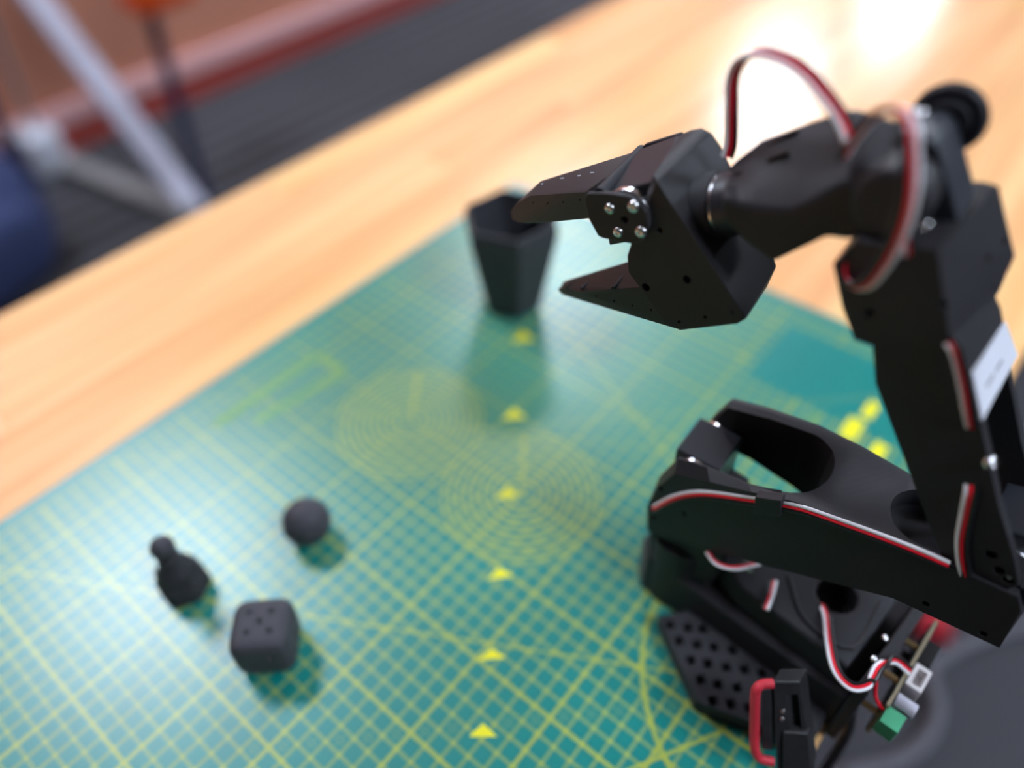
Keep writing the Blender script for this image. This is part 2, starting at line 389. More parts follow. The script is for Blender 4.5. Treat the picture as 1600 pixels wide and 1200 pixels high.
# pawn
def lathe(bm, prof, n=36, lobes=0, amp=0, z0=0, z1=0):
    rings = []
    for r, z in prof:
        ring = []
        for i in range(n):
            t = 2*math.pi*i/n; k = 1
            if lobes and z0 <= z <= z1: k = 1+amp*math.cos(lobes*t)
            ring.append(bm.verts.new((r*k*math.cos(t)*.01, r*k*math.sin(t)*.01, z*.01)))
        rings.append(ring)
    for r0, r1 in zip(rings, rings[1:]):
        for j in range(n): bm.faces.new((r0[j], r0[(j+1) % n], r1[(j+1) % n], r1[j]))
    bm.faces.new(rings[0]); bm.faces.new(rings[-1][::-1])
pawn = empty('chess_pawn', [(-0.1091,0.026,0.0)][0], 0, 'small black ball-headed chess pawn with a lobed base, left of the die', 'chess piece')
bm = bmesh.new(); lathe(bm, [(r_, z_*1.30) for r_, z_ in [(1.2, 0), (1.34, .1), (1.36, .4), (1.2, .52), (1.22, .8), (1.32, 1.0), (1.15, 1.15), (1.05, 1.35), (1.08, 1.5), (.95, 1.75), (.62, 2.0), (.46, 2.35), (.62, 2.42), (.62, 2.55), (.42, 2.65), (.4, 2.95)]], 48, 6, .05, 0, 2.0)
link('body', bm, PLA2, pawn, smooth=50)
bm = bmesh.new(); bmesh.ops.create_uvsphere(bm, u_segments=28, v_segments=18, radius=.0066, matrix=Matrix.Translation((0, 0, .0425))); link('head', bm, GREY3D, pawn, smooth=180)
bm = bmesh.new(); torus(bm, Vector((-.006, -.0088, .022)), (-.5, -.8, .3), .0022, .0005, 20, 6); link('ring_mark', bm, GREY3D, pawn)
# cup
cup = empty('pen_cup', (-.1265, .3440, 0), math.radians(8), 'dark grey six-sided printed pen cup standing empty behind the gripper', 'cup')
bm = bmesh.new()
def hexring(r, z, tw=0, n=6): return [bm.verts.new((r*math.cos(2*math.pi*i/n+tw)*.01, r*math.sin(2*math.pi*i/n+tw)*.01, z*.01)) for i in range(n)]
tw = math.radians(-57+8)
out = [hexring(2.35, 0, tw), hexring(2.45, .25, tw), hexring(3.7, 6.9, tw), hexring(3.75, 7.3, tw), hexring(3.6, 8.3, tw), hexring(3.35, 8.3, tw), hexring(3.45, 7.2, tw), hexring(2.25, .4, tw)]
for r0, r1 in zip(out, out[1:]):
    for j in range(6): bm.faces.new((r0[j], r0[(j+1) % 6], r1[(j+1) % 6], r1[j]))
bm.faces.new(out[0]); bm.faces.new(out[-1][::-1])
link('vessel', bm, GREY3D, cup, bevel=.35, seg=3)

# ================================================================ robot arm
robot = empty('robot_arm', (.1064, .2104, 0), math.radians(3), 'black 3D-printed desktop robot arm with an open gripper, clamped at the mat edge', 'robot arm')
def servo_horn(c, o1, o2, r, parent, name='servo_horn'):
    bm = bmesh.new(); ocyl(bm, c[0], c[1], o1, o2, r, 40); return link(name, bm, STEEL, parent, bevel=.03, label='silver metal servo horn')

# ---- base
bm = bmesh.new()
plate = [(0.69,3.46),(4.39,6.29),(4.76,6.33),(7.25,5.67),(9.45,4.88),(9.94,4.0),(9.74,2.1),(7.62,0.53),(3.96,0.01),(2.25,1.81)]
zprism(bm, plate, 0, 1.2)
PH = [(1.4,3.55),(2.27,3.1),(2.93,2.7),(2.24,4.05),(3.1,3.69),(3.87,3.31),(4.71,2.87),(3.22,4.64),(4.01,4.27),(4.87,3.9),(5.67,3.48),(6.49,3.13),(4.12,5.27),(4.93,4.97),(5.78,4.55),(6.62,4.18),(5.1,5.89),(5.89,5.51),(6.71,5.14),(7.45,4.76)]
link('mounting_plate', bm, PLA2, robot, bevel=.18, holes=[hcyl((a, o, .25), (a, o, 1.6), .33, 4) for a, o in PH], label='perforated hexagonal base plate')
# base housing (rotated a little against the arm)
def R8(a, o, t=math.radians(9)): return (a*math.cos(t)-o*math.sin(t), a*math.sin(t)+o*math.cos(t))
bm = bmesh.new(); bx = [R8(-1.8, -2.4), R8(-1.8, 1.2), R8(-.9, 2.0), R8(10.6, 1.55), R8(10.6, -6.6), R8(8.8, -6.6), R8(8.2, -4.0), R8(2, -3.6)]
zprism(bm, bx, 0, 3.3)
link('base_housing', bm, PLA, robot, bevel=.15)
bm = bmesh.new(); bx2 = [R8(2.6, -3.2), R8(2.6, .6), R8(4.2, 1.2), R8(9.9, 1.2), R8(9.9, -3.9)]
zprism(bm, bx2, 3.3, 5.2)
hc = [(7.88,-0.56)][0]
link('servo_holder', bm, PLA2, robot, bevel=.18, holes=[hcyl((hc[0], hc[1], 3.8), (hc[0], hc[1], 6), .95, 36)])
# raised ribs round the holder top
rb = [(5.54,-0.14),(7.11,1.63),(9.42,1.7),(9.75,-1.46)]
bm = bmesh.new(); tube(bm, smooth_path([V(a, o, 5.2) for a, o in rb], 4), .0012, 8); link('rib', bm, PLA2, robot)
# rear wall carrying the controller board
bm = bmesh.new(); rw = [R8(10.6, -6.6), R8(10.6, 1.9), R8(11.15, 1.9), R8(11.15, -6.6)]; zprism(bm, rw, 0, 5.6)
link('rear_wall', bm, PLA, robot, bevel=.1)
for q in ([(10.34,0.6,5.25)][0], [(10.27,1.9,4.47)][0]):
    screw(V(q[0]+.1, q[1], 5.62), (0, 0, 1), .0016, robot)
# controller board
board = bpy.data.objects.new('controller_board', None); C.objects.link(board); board.parent = robot; board.empty_display_size = .01
B0, B1 = [(12.22,-2.51),(11.62,3.01)]
b0 = Vector((B0[0], B0[1])); b1 = Vector((B1[0], B1[1])); bd = (b1-b0).normalized(); bn = Vector((bd.y, -bd.x)); bn = bn if bn.x > 0 else -bn
def bp(t, n): q = b0+(b1-b0)*t+bn*n; return (q.x, q.y)
bm = bmesh.new(); zprism(bm, [bp(0, 0), bp(1, 0), bp(1, .16), bp(0, .16)], 1.4, 4.6); link('circuit_board', bm, PCB, board, bevel=.02)
bm = bmesh.new(); zprism(bm, [bp(.02, .16), bp(.98, .16), bp(.98, .2), bp(.02, .2)], 1.45, 4.55); zprism(bm, [bp(.02, -.04), bp(.98, -.04), bp(.98, 0), bp(.02, 0)], 1.45, 4.55); link('solder_mask', bm, PCBF, board)
for t, zz in ((.33, 4.3), (.72, 4.3), (.33, 1.9), (.9, 2.6)):
    q = bp(t, 0); q2 = bp(t, -1.05); bm = bmesh.new(); rcyl(bm, (*q, zz), (*q2, zz), .16, 6); link('standoff', bm, BRASS, board, bevel=.02, label='brass hex standoff')
bm = bmesh.new(); zprism(bm, [bp(.50, .2), bp(.74, .2), bp(.74, .95), bp(.50, .95)], 3.5, 4.7); link('wire_connector', bm, WCON, board, bevel=.05, holes=[lambda b: zprism(b, [bp(.54, .4), bp(.70, .4), bp(.70, .8), bp(.54, .8)], 4.1, 5.0)], label='white plastic connector')
bm = bmesh.new(); zprism(bm, [bp(.2, .2), bp(.46, .2), bp(.46, .8), bp(.2, .8)], 3.3, 4.5); link('barrel_jack', bm, PCBF, board, bevel=.05)
q = bp(.87, .2); q2 = bp(.87, 1.15); bm = bmesh.new(); rcyl(bm, (*q, 4.2), (*q2, 4.2), .38, 28); link('capacitor', bm, SILV, board, bevel=.06, label='silver can capacitor')
bm = bmesh.new(); zprism(bm, [bp(.96, .1), bp(1.13, .1), bp(1.13, .95), bp(.96, .95)], 3.2, 4.3); link('terminal_block', bm, GREEN, board, bevel=.04, label='green screw terminal')
for k in range(5):
    bm = bmesh.new(); q = bp(.4+.06*k, -.28); box(bm, V(q[0], q[1], 3.9), (.004, .002, .003)); link('chip', bm, PCBF, board)

# ---- shoulder (rotating turret below the upper arm)
bm = bmesh.new()
sn = [(-1.53,7.01),(-1.31,2.96),(-0.95,0.96),(0.33,1.37),(1.83,1.76),(2.58,4.52),(2.74,6.8),(2.0,8.91),(0.44,9.18)]
sections(bm, [(-1.7, sn), (1.3, sn), (1.7, [(a*.98+.03, z*.98+.1) for a, z in sn])])
link('shoulder_bracket', bm, PLA, robot, bevel=.15)
bm = bmesh.new(); rcyl(bm, (.2, 0, 0), (.2, 0, 5.2), 2.1, 40); link('turntable', bm, PLA, robot, bevel=.1)
q = [(3.98,1.72,6.85)][0]; screw(V(*q), (0, -1, 0), .0019, robot)
# shoulder servo
sv = [(-0.89,11.95),(1.2,12.37)]
def servo(poly, o1, o2, parent, horns, hc, r=.95, label=None):
    root = bpy.data.objects.new('servo_motor', None); C.objects.link(root); root.parent = parent; root.empty_display_size = .01
    if label: root['label'] = label
    bm = bmesh.new(); prism(bm, poly, o1, o2); link('motor_case', bm, CASE, root, bevel=.08)
    for h1, h2 in horns: servo_horn(hc, h1, h2, r, root)
    return root
servo([(-1.0, 7.6), (-1.0, 12.05), (1.2, 12.05), (1.2, 7.6)], -1.15, 1.3, robot, ((1.3, 1.58), (-1.48, -1.15)), (.1, 11.0), 1.02, 'dark servo motor in the shoulder fork')

# ---- upper arm
UN = [(-1.34,6.04),(-1.57,7.99),(-1.23,9.84),(-0.56,11.34),(1.13,12.06),(2.97,12.75),(4.66,13.46),(6.22,13.68),(8.65,14.01),(10.94,14.19),(12.92,14.29),(13.28,13.62),(13.56,11.09),(9.6,10.73),(5.03,8.57),(2.01,7.2)]
UT = [(-1.49,5.42),(-1.65,8.01),(-1.41,10.03),(-0.67,11.99),(0.73,12.35),(2.69,12.55),(4.55,13.24),(6.15,13.42),(8.59,13.82),(10.88,14.05),(12.93,14.05),(13.46,13.2),(13.61,10.91),(9.59,10.4),(4.92,8.31),(1.84,7.0)]
uf = [(-0.67,10.36),(-0.53,11.88),(-0.0,13.12),(1.67,13.54),(4.01,13.84),(5.9,13.74),(8.11,13.41),(10.25,13.08)]
fb = [(5.01,9.79),(1.69,10.47)]
UF = [(-.8, 10.3), (-.95, 11.0)] + uf + UN[10:13] + [(9.5, 12.0)] + fb
UM = UF[:2] + UT[2:13] + UF[13:]
bm = bmesh.new(); sections(bm, [(-2.15, UF), (-1.85, UF[:2] + [(a, z+.06) for a, z in UF[2:10]] + UF[10:]), (1.3, UM), (1.56, UM), (1.7, UT), (2.15, UN)])
front = [(5.45,0.55)][0][0]; rear = [(7.93,0.58)][0][0]
def slot(a0, a1, ohalf, arc_at, z0=2, z1=20):
    def f(b):
        pts = []
        if arc_at == 'hi':
            pts += [(a0, -ohalf), (a1-ohalf*.9, -ohalf)] + [(a1-ohalf*.9+ohalf*.9*math.sin(t), -ohalf*math.cos(t)) for t in [math.pi*k/12 for k in range(1, 12)]] + [(a1-ohalf*.9, ohalf), (a0, ohalf)]
        else:
            pts += [(a1, ohalf), (a0+ohalf*.9, ohalf)] + [(a0+ohalf*.9-ohalf*.9*math.sin(t), ohalf*math.cos(t)) for t in [math.pi*k/12 for k in range(1, 12)]] + [(a0+ohalf*.9, -ohalf), (a1, -ohalf)]
        zprism(b, pts, z0, z1)
    return f
UH = [(-1.02,2.3,9.86),(0.32,2.3,8.93),(-1.13,2.3,7.37),(10.7,2.3,11.42),(12.85,2.3,11.42),(-0.91,2.3,8.76)]
ua = link('upper_arm', bm, PLA, robot, bevel=.10, holes=[(lambda f: (lambda b: (f(b), [setattr(v.co, 'y', v.co.y-.001) for v in b.verts if v.co.y > .012])))(slot(-4, front, 1.6, 'hi')), slot(rear, 18, 1.6, 'lo', 12.5)] + [hcyl((a, 2.5, z), (a, 1.8, z), .15) for a, o, z in UH])
# clip that holds the ribbon cable
cp = [(2.98,1.62,12.55),(4.04,1.62,13.11),(4.28,2.05,12.87),(3.16,2.05,12.19)]
bm = bmesh.new(); hull(bm, [(a, o, z+k) for a, o, z in cp for k in (-.12, .08)])
link('cable_clip', bm, PLA, robot, bevel=.05)
cq = [(3.23,2.55,13.04),(4.26,2.55,13.6),(4.46,2.48,12.54),(3.39,2.48,11.88)]
bm = bmesh.new(); hull(bm, [(a, o, z) for a, o, z in cq] + [(a, 2.05, z) for a, o, z in cq]); link('cable_clip', bm, PLA, robot, bevel=.05)
ribbon('ribbon_cable', [(-1.21,2.2,8.13),(-1.02,2.28,8.43),(-0.35,2.28,9.66),(0.49,2.26,10.67),(1.47,2.22,11.4),(2.99,2.22,12.24),(3.77,2.22,12.69),(5.03,2.22,13.27),(6.3,2.22,13.57),(8.22,2.22,13.95),(9.6,2.22,14.15),(10.55,2.2,14.21)], robot,
       [(0, .35, -1)]*12, r=.082, pitch=.152)

# ---- elbow servo
servo([(11.01,16.12),(12.36,16.46),(15.06,13.3),(13.04,12.75)], -1.2, 1.25, robot, ((1.25, 1.5), (-1.5, -1.2)), [(12.02,14.61)][0], 1.15, 'dark servo motor in the elbow')

# ---- forearm
FP = [(5.0,22.54),(5.66,20.82),(7.86,17.63),(10.66,13.58),(11.44,12.51),(12.06,12.93),(12.73,14.66),(12.12,15.79),(10.74,17.92),(9.79,19.59),(8.92,21.07),(8.02,22.67),(6.99,23.9)]
bm = bmesh.new(); prism(bm, FP, -1.95, 1.95)
uc = [(8.68,21.44),(8.36,20.93),(7.87,18.25),(11.2,8.59),(15.4,13.65),(11.13,22.99)]
FH = [(11.47,2.3,15.5),(11.98,2.3,14.92),(12.38,2.3,14.66)]
link('forearm', bm, PLA, robot, bevel=.10, holes=[lambda b: prism(b, uc, -1.45, 1.45)] + [hcyl((a, 2.4, z), (a, 1.6, z), .2) for a, o, z in FH])
a, o, z = FH[2]; screw(V(a, 1.72, z), (0, -1, 0), .0014, robot)
# wrist servo holder at the top of the forearm
HN = [(3.1,2.1,24.88),(3.48,2.1,25.86),(5.7,2.1,26.49),(7.04,2.1,23.77),(5.09,2.1,22.41),(4.53,2.1,22.37),(3.81,2.1,23.43)]
HF = [(5.84,-2.1,26.68),(6.29,-2.1,26.69),(7.64,-2.1,24.57),(7.74,-2.1,23.08)]
hz = [(a, -2.1, z) for a, o, z in HN if a < HN[2][0]-.3]
bm = bmesh.new(); hull(bm, HN + HF + hz)
hb = [(6.59,-3.78,24.68),(6.55,-2.7,24.77),(6.5,-1.67,24.86),(6.47,-0.53,24.92),(7.21,-4.27,23.43),(7.19,-3.29,23.46),(7.12,-2.13,23.6),(7.07,-1.01,23.7),(7.74,-1.77,22.34)]
(qa, _, qz), (ra, _, rz_) = HN[2], HN[3]; nd = Vector((-(rz_-qz), (ra-qa))).normalized(); nd = nd if nd.x > 0 else -nd
link('wrist_servo_holder', bm, PLA, robot, bevel=.16, seg=3, holes=[hcyl((a+nd.x*1.2, o, z+nd.y*1.2), (a-nd.x*.6, o, z-nd.y*.6), .12, 14) for a, o, z in hb] + [hcyl((a, 2.6, z), (a, 1.6, z), .15) for a, o, z in [(4.64,2.1,23.57),(6.44,2.1,24.75)]])
# sticker
st = [(8.02,1.9,22.66),(8.3,-1.96,22.18),(9.2,-2.64,20.58),(8.92,1.95,21.08)]
bm = bmesh.new(); hull(bm, [(a+nd.x*k, o, z+nd.y*k) for a, o, z in st for k in (-.05, .07)]); lab = link('sticker', bm, STICK, robot, bevel=.01, label='white rectangular sticker with a line of small grey print')
(qa, _, qz), (ra, _, rz_) = [(8.01,1.95,22.69),(8.92,1.95,21.07)]; nd = Vector((-(rz_-qz), (ra-qa))).normalized(); nd = nd if nd.x > 0 else -nd
tx = [(8.58,1.05,21.68),(8.73,-0.97,21.4)]
p, q = Vector(tx[0]), Vector(tx[1]); dd = (q-p); sdv = Vector((nd.y, 0, -nd.x))
for k in range(9):
    c0 = p+dd*((k+.15)/9); c1 = p+dd*((k+.85)/9); bm = bmesh.new()
    hull(bm, [tuple(c+sdv*s2*.07+Vector((nd.x, 0, nd.y))*h2) for c in (c0, c1) for s2 in (-1, 1) for h2 in (.06, .082)]); link('printed_character', bm, GREYTXT, robot) if k != 4 else bm.free()
q = [(9.79,2.0,19.63)][0]; screw(V(*q), (.6, -.5, .5), .0024, robot)
ribbon('ribbon_cable', [(7.08,1.98,23.57),(7.35,2.1,23.4),(7.88,2.1,22.54),(8.47,2.1,21.44),(8.82,1.95,20.67)], robot, [(1, 0, .6)]*5, r=.07, pitch=.13, order=('white', 'red', 'black'))
ribbon('ribbon_cable', [(9.73,1.9,18.26),(9.87,2.08,17.91),(10.14,2.1,16.83),(10.5,2.1,15.52),(11.05,2.1,14.3),(11.72,1.95,13.1)], robot, [(1, 0, .4)]*6, r=.085, pitch=.16)

# ---- wrist servo, far ring, near hub
WT = [(3.37,28.69),(4.34,28.84),(4.58,28.58),(5.69,26.95),(6.13,26.08),(4.73,25.07),(3.5,27.46)]
servo([*[(3.46,28.64),(4.17,28.83),(4.54,28.57),(5.62,26.94),(6.24,25.83),(5.01,25.07)]], -1.5, .5, robot, ((.5, .7),), [(3.98,27.84)][0], .5, 'dark servo motor in the wrist')
rc = [(4.23,-1.9,28.42)][0]
bm = bmesh.new(); torus(bm, V(*rc), (0, 1, 0), .0088, .0023, 44, 12); link('far_wrist_ring', bm, PLA2, robot)
bm = bmesh.new(); ocyl(bm, rc[0], rc[2], -2.05, -1.5, .66, 30); link('idler_disc', bm, PLA2, robot, bevel=.05)
hbc = [(4.0,1.9,27.22)][0]
bm = bmesh.new(); ocyl(bm, hbc[0], hbc[2], -1.2, 1.95, 1.1, 44); link('near_wrist_hub', bm, PLA, robot, bevel=.25, seg=3)
q = [(3.68,0.3,29.3)][0]; screw(V(*q), (0, 0, 1), .0020, robot)
q = [(5.1,1.5,26.75)][0]; screw(V(*q), (0, -1, .3), .0016, robot)

# ---- hand: shroud of the roll servo
bot = [(4.64,26.79),(3.22,25.47),(2.54,25.34),(1.08,23.71),(-0.07,24.15),(-0.94,24.68)]
HNs = [(-1.12,25.62),(-0.58,25.49),(0.09,25.54),(1.28,25.83),(2.5,27.27),(3.93,27.82)] + bot
mid = [(-1.45,25.58),(-0.95,25.7),(-0.29,26.05),(1.05,26.73),(2.29,27.8),(3.58,28.2)] + bot
fr2 = [(-2.06,25.01),(-1.73,25.63),(-0.99,26.66),(0.53,27.77),(1.67,28.51),(3.19,28.37)] + bot
fr3 = [(-2.18,24.18),(-1.79,25.03),(-0.97,26.05),(0.48,27.19),(1.64,28.01),(3.36,27.98)] + [(a, z+.3) for a, z in bot]
bm = bmesh.new(); sections(bm, [(1.6, HNs), (.9, mid), (-.8, fr2), (-1.6, fr3)])
hand = link('wrist_housing', bm, PLA, robot, bevel=.22, seg=3)
# grooves and embossed strips on the hand
G1 = [(-1.26,0.25,25.7),(-0.33,0.25,26.3),(-0.27,0.25,26.51),(0.29,0.25,26.98),(-0.81,-0.5,26.44),(0.2,-0.5,27.4)]
for k in (0, 2, 4):
    bm = bmesh.new(); tube(bm, [V(G1[k][0], G1[k][1], G1[k][2]+.02), V(G1[k+1][0], G1[k+1][1], G1[k+1][2]+.02)], .0009, 8); link('groove', bm, BLACK_W, robot)
# roll joint: horn and disc between hand and gripper
ra_, rb_ = [(-1.12,0,24.47),(-2.25,0,23.95)]
ax = (Vector(rb_)-Vector(ra_)).normalized(); pr0 = Vector(ra_)
bm = bmesh.new(); rcyl(bm, tuple(pr0-ax*.4), tuple(pr0+ax*.45), 1.15, 40); link('roll_motor_collar', bm, CASE, robot, bevel=.05)
bm = bmesh.new(); rcyl(bm, tuple(pr0+ax*.45), tuple(pr0+ax*.55), 1.12, 40); link('servo_horn', bm, STEEL, robot, bevel=.02, label='silver metal servo horn')
bm = bmesh.new(); rcyl(bm, tuple(pr0+ax*.55), tuple(pr0+ax*1.5), 1.22, 40); link('roll_disc', bm, PLA2, robot, bevel=.05)

# ---- gripper body
GB_N = [(-3.53,1.7,25.39),(-2.44,1.7,24.16),(-0.75,1.7,21.74),(0.75,1.7,21.14),(0.47,1.7,20.75),(-1.71,1.7,19.32),(-2.35,1.7,19.4),(-4.24,1.7,21.1),(-4.37,1.7,21.82),(-3.89,1.7,22.61),(-3.93,1.7,24.82)]
near_back = GB_N[:4]
GB_F = [(-4.28,-1.7,25.47),(-4.0,-1.7,25.74),(-3.6,-1.7,25.93),(-3.17,-1.7,25.85),(-2.74,-1.7,25.47),(-2.14,-1.7,24.66),(0.1,-1.7,21.9),(0.43,-1.7,21.3),(0.54,0.9,20.67)]
lowf = [(a, -1.2, z) for a, o, z in GB_N[3:9]]
bm = bmesh.new(); hull(bm, GB_N[:7] + GB_F + [(a, -1.0, z) for a, o, z in GB_N[4:8]] + GB_N[7:10] + [(-3.8,1.5,25.41),(-4.39,-1.5,25.47)])
gh = [(-1.79,1.75,21.81),(-3.41,1.75,20.7),(-3.15,1.75,23.48),(-1.8,1.75,19.71),(-0.79,1.75,20.45),(0.21,1.75,21.19)]
link('gripper_body', bm, PLA, robot, bevel=.19, seg=4, holes=[hcyl((a, 2.3, z), (a, 1.3, z), r_) for (a, o, z), r_ in zip(gh, (.17, .17, .12, .07, .07, .07))])
# gripper servo
gm = [(-5.88,1.4,23.9),(-3.7,1.4,25.21),(-4.35,-1.5,25.56),(-5.94,-1.5,24.47)]
bm = bmesh.new(); hull(bm, gm + [(a+.5, o, z-2.2) for a, o, z in gm]); link('motor_case', bm, CASE, robot, bevel=.08)
hcn = [(-4.46,1.85,23.62)][0]; J = (hcn[0], hcn[2])
servo_horn((J[0]-.05, J[1]+.08), 1.5, 1.78, 1.0, robot)
bm = bmesh.new(); ocyl(bm, J[0], J[1], -1.78, -1.5, 1.25, 40); link('servo_horn', bm, STEEL, robot, label='silver metal servo horn')

# ---- moving jaw
jaw = bpy.data.objects.new('moving_jaw', None); C.objects.link(jaw); jaw.parent = robot; jaw.empty_display_size = .01
JP = [(-5.79,24.29),(-6.17,24.15),(-6.27,23.84),(-6.06,23.13),(-5.55,22.47),(-5.31,22.45),(-3.98,22.72),(-3.67,22.96),(-3.46,23.69),(-3.61,24.24),(-3.9,24.53),(-4.44,24.63),(-5.11,24.5)]
bm = bmesh.new(); prism(bm, JP, 1.78, 2.05)
link('jaw_cheek', bm, PLA, jaw, bevel=.06, holes=[hcyl((J[0], 2.3, J[1]), (J[0], 1.7, J[1]), .13)])
JF = [(-6.27,24.01),(-5.91,24.51),(-4.5,25.39),(-4.29,25.27),(-4.17,24.68),(-4.76,24.09),(-5.8,23.61)]
bm = bmesh.new(); prism(bm, JF, -2.05, -1.8); link('jaw_cheek', bm, PLA, jaw, bevel=.06)
for q, rr in zip([(-5.1,2.03,23.89),(-4.13,2.03,24.33),(-4.66,2.03,23.02),(-3.71,2.03,23.42)], (.0021, .0024, .0021, .0024)):
    screw(V(*q), (0, -1, 0), rr, jaw)
c0, c1 = [(-5.85,1.85,24.14),(-6.16,-1.95,24.09)]
bm = bmesh.new(); rcyl(bm, (c0[0]+.15, c0[1], c0[2]+.02), (c1[0]+.1, c1[1], c1[2]+.02), .27, 20); link('jaw_crossbar', bm, PLA2, jaw)
FN = [(-6.15,1.7,22.87),(-8.75,1.0,21.45),(-9.46,0.75,20.86),(-10.44,0.55,20.4),(-10.98,0.4,20.32),(-11.12,0.3,20.62),(-10.78,0.35,21.16),(-9.76,0.7,22.09),(-6.33,1.8,24.03),(-6.12,1.7,24.27)]
FF = [(-9.94,-0.35,22.22),(-9.6,-0.4,22.4),(-7.8,-1.0,23.25),(-6.36,-1.9,24.02),(-6.07,-1.9,24.03)]
FB = [(a, -.35, z+.05) for a, o, z in FN[1:6]] + [(FN[0][0], -1.2, FN[0][2]+.1), (FN[0][0]+.3, -1.2, FN[0][2]+.6)]
bm = bmesh.new(); hull(bm, FN+FF+FB)
fh = [(-9.52,0.9,21.9),(-8.56,1.1,22.38),(-7.62,1.3,22.92),(-6.66,1.6,23.5),(-9.28,0.9,21.07),(-10.23,0.6,20.51)]
link('jaw_finger', bm, PLA, jaw, bevel=.07, holes=[hcyl((a, o+.5, z), (a, o-.5, z), .05, 10) for a, o, z in fh])
sf = [(-9.59,0.0,22.36),(-8.62,0.0,22.96),(-7.79,0.0,23.35),(-7.19,0.0,23.69)]
for a, o, z in sf:
    bm = bmesh.new(); box(bm, V(a, o, z)+Vector((0, 0, .0001)), (.0016, .0006, .0003), Matrix.Rotation(.7, 3, 'Z')); link('scratch', bm, GREYTXT, jaw)

# ---- fixed finger
KN = [(-8.53,0.2,17.25),(-8.24,0.3,17.18),(-7.28,0.6,17.57),(-2.29,1.5,19.19),(-1.75,1.6,19.26),(-3.8,1.4,20.33),(-7.11,0.8,18.19),(-8.25,0.3,17.63)]
KT = [(-8.51,-0.3,17.47),(-7.84,-0.5,17.9),(-5.8,-0.9,19.05),(-5.1,-1.0,19.56),(-4.84,-1.0,20.01)]
KB = [(a, -.9, z) for a, o, z in KN[3:5]] + [(KN[2][0], -.4, KN[2][2])]
bm = bmesh.new(); hull(bm, KN+KT+KB)
kh = [(-6.0,1.0,18.58),(-5.06,1.1,18.84),(-4.09,1.25,19.16),(-3.17,1.4,19.47)]
link('fixed_finger', bm, PLA, robot, bevel=.06, holes=[hcyl((a, o+.5, z), (a, o-.6, z), .055, 10) for a, o, z in kh])
for p_, q_ in ([(-6.89,0.85,18.5),(-6.91,-0.3,18.37)], [(-7.88,0.5,17.86),(-7.78,-0.3,17.9)], [(-5.1,1.25,19.61),(-5.31,-0.5,19.44)]):
    bm = bmesh.new(); tube(bm, [V(*p_), V(*q_)], .0008, 8); link('finger_rib', bm, PLA2, robot)

# ---- free-hanging ribbons
A1 = [(-2.01,-0.6,25.76),(-1.98,-0.6,26.33),(-2.11,-0.4,27.6),(-2.2,-0.2,28.65),(-1.95,0,29.41),(-1.38,0.2,29.87),(-0.48,0.4,29.95),(0.35,0.6,29.77),(1.24,0.8,29.29),(1.86,0.9,28.8),(2.35,1.0,28.18)]
ribbon('ribbon_cable', A1, robot, [(.9, -.3, .1)]*3+[(.8, -.6, .2)]*2+[(.5, -.8, .5)]*2+[(.6, -.7, .6)]*4, r=.085, pitch=.155)
A2 = [(2.22,1.2,27.91),(2.42,1.5,28.72),(2.81,1.9,29.64),(3.38,2.3,30.14),(3.87,2.7,30.03),(4.27,3.0,29.29),(4.6,3.2,28.35),(4.7,3.2,27.16),(4.57,3.0,25.99),(4.3,2.7,24.96),(3.82,2.3,24.49),(3.45,2.1,24.83),(3.47,1.9,25.46)]
ribbon('ribbon_cable', A2, robot, [(-.3, .9, .2)]*3+[(-1, .5, 0)]+[(-1, .35, .1)]*4+[(-.9, .5, .5)]*2+[(-.4, .6, .5)]*3, r=.088, pitch=.16)
A3 = [(4.56,2.3,27.35),(4.82,2.5,26.92),(5.08,2.5,26.29)]
ribbon('ribbon_cable', A3, robot, [(1, 0, .1)]*3, r=.065, pitch=.12)
# lower ribbons
A4 = [(7.49,0.16,4.9),(7.86,0.99,5.5),(8.41,2.18,5.6),(9.14,3.41,5.7),(9.95,3.9,5.9),(10.53,3.38,6.0),(10.63,2.38,6.0),(11.13,1.43,5.7),(11.95,1.08,5.0)]
ribbon('ribbon_cable', A4, robot, [(1, 0, .3)]*3+[(.6, -.8, .3)]+[(0, -1, .3)]*2+[(1, -.2, 0)]+[(0, -1, .5)]*2, r=.08, pitch=.14)
bm = bmesh.new(); tube(bm, smooth_path([V(*p) for p in [(10.78,2.72,5.5),(11.11,2.95,4.6),(11.58,3.0,4.1),(12.04,2.79,3.9)]]), .0009, 10); link('power_wire', bm, RED_W, robot, label='short red wire to the green terminal')
A5 = [(1.91,2.1,7.0),(2.62,2.53,7.2),(3.41,2.22,7.2),(4.14,1.04,6.8)]; ribbon('ribbon_cable', A5, robot, [(0, 1, .1)]*4, r=.07, pitch=.125, order=('black', 'red', 'white'))
A6 = [(5.07,0.73,5.5),(5.24,1.55,5.6),(5.34,2.35,5.4)]; ribbon('ribbon_cable', A6, robot, [(1, 0, .5)]*3, r=.08, pitch=.13, order=('black', 'red', 'white'))
# black supply lead hanging from the board
pc = [(10.64,1.4,1.12),(10.91,1.6,-0.08)] 
bm = bmesh.new(); tube(bm, smooth_path([V(*p) for p in (pc[0], pc[1])] + [V(pc[1][0]+.4, 2.2, -2), V(pc[1][0]+.6, 3, -9), V(pc[1][0]+1, 5, -20)]), .0028, 12); link('supply_lead', bm, BLACK_W, robot, label='black lead running down behind the bench edge')

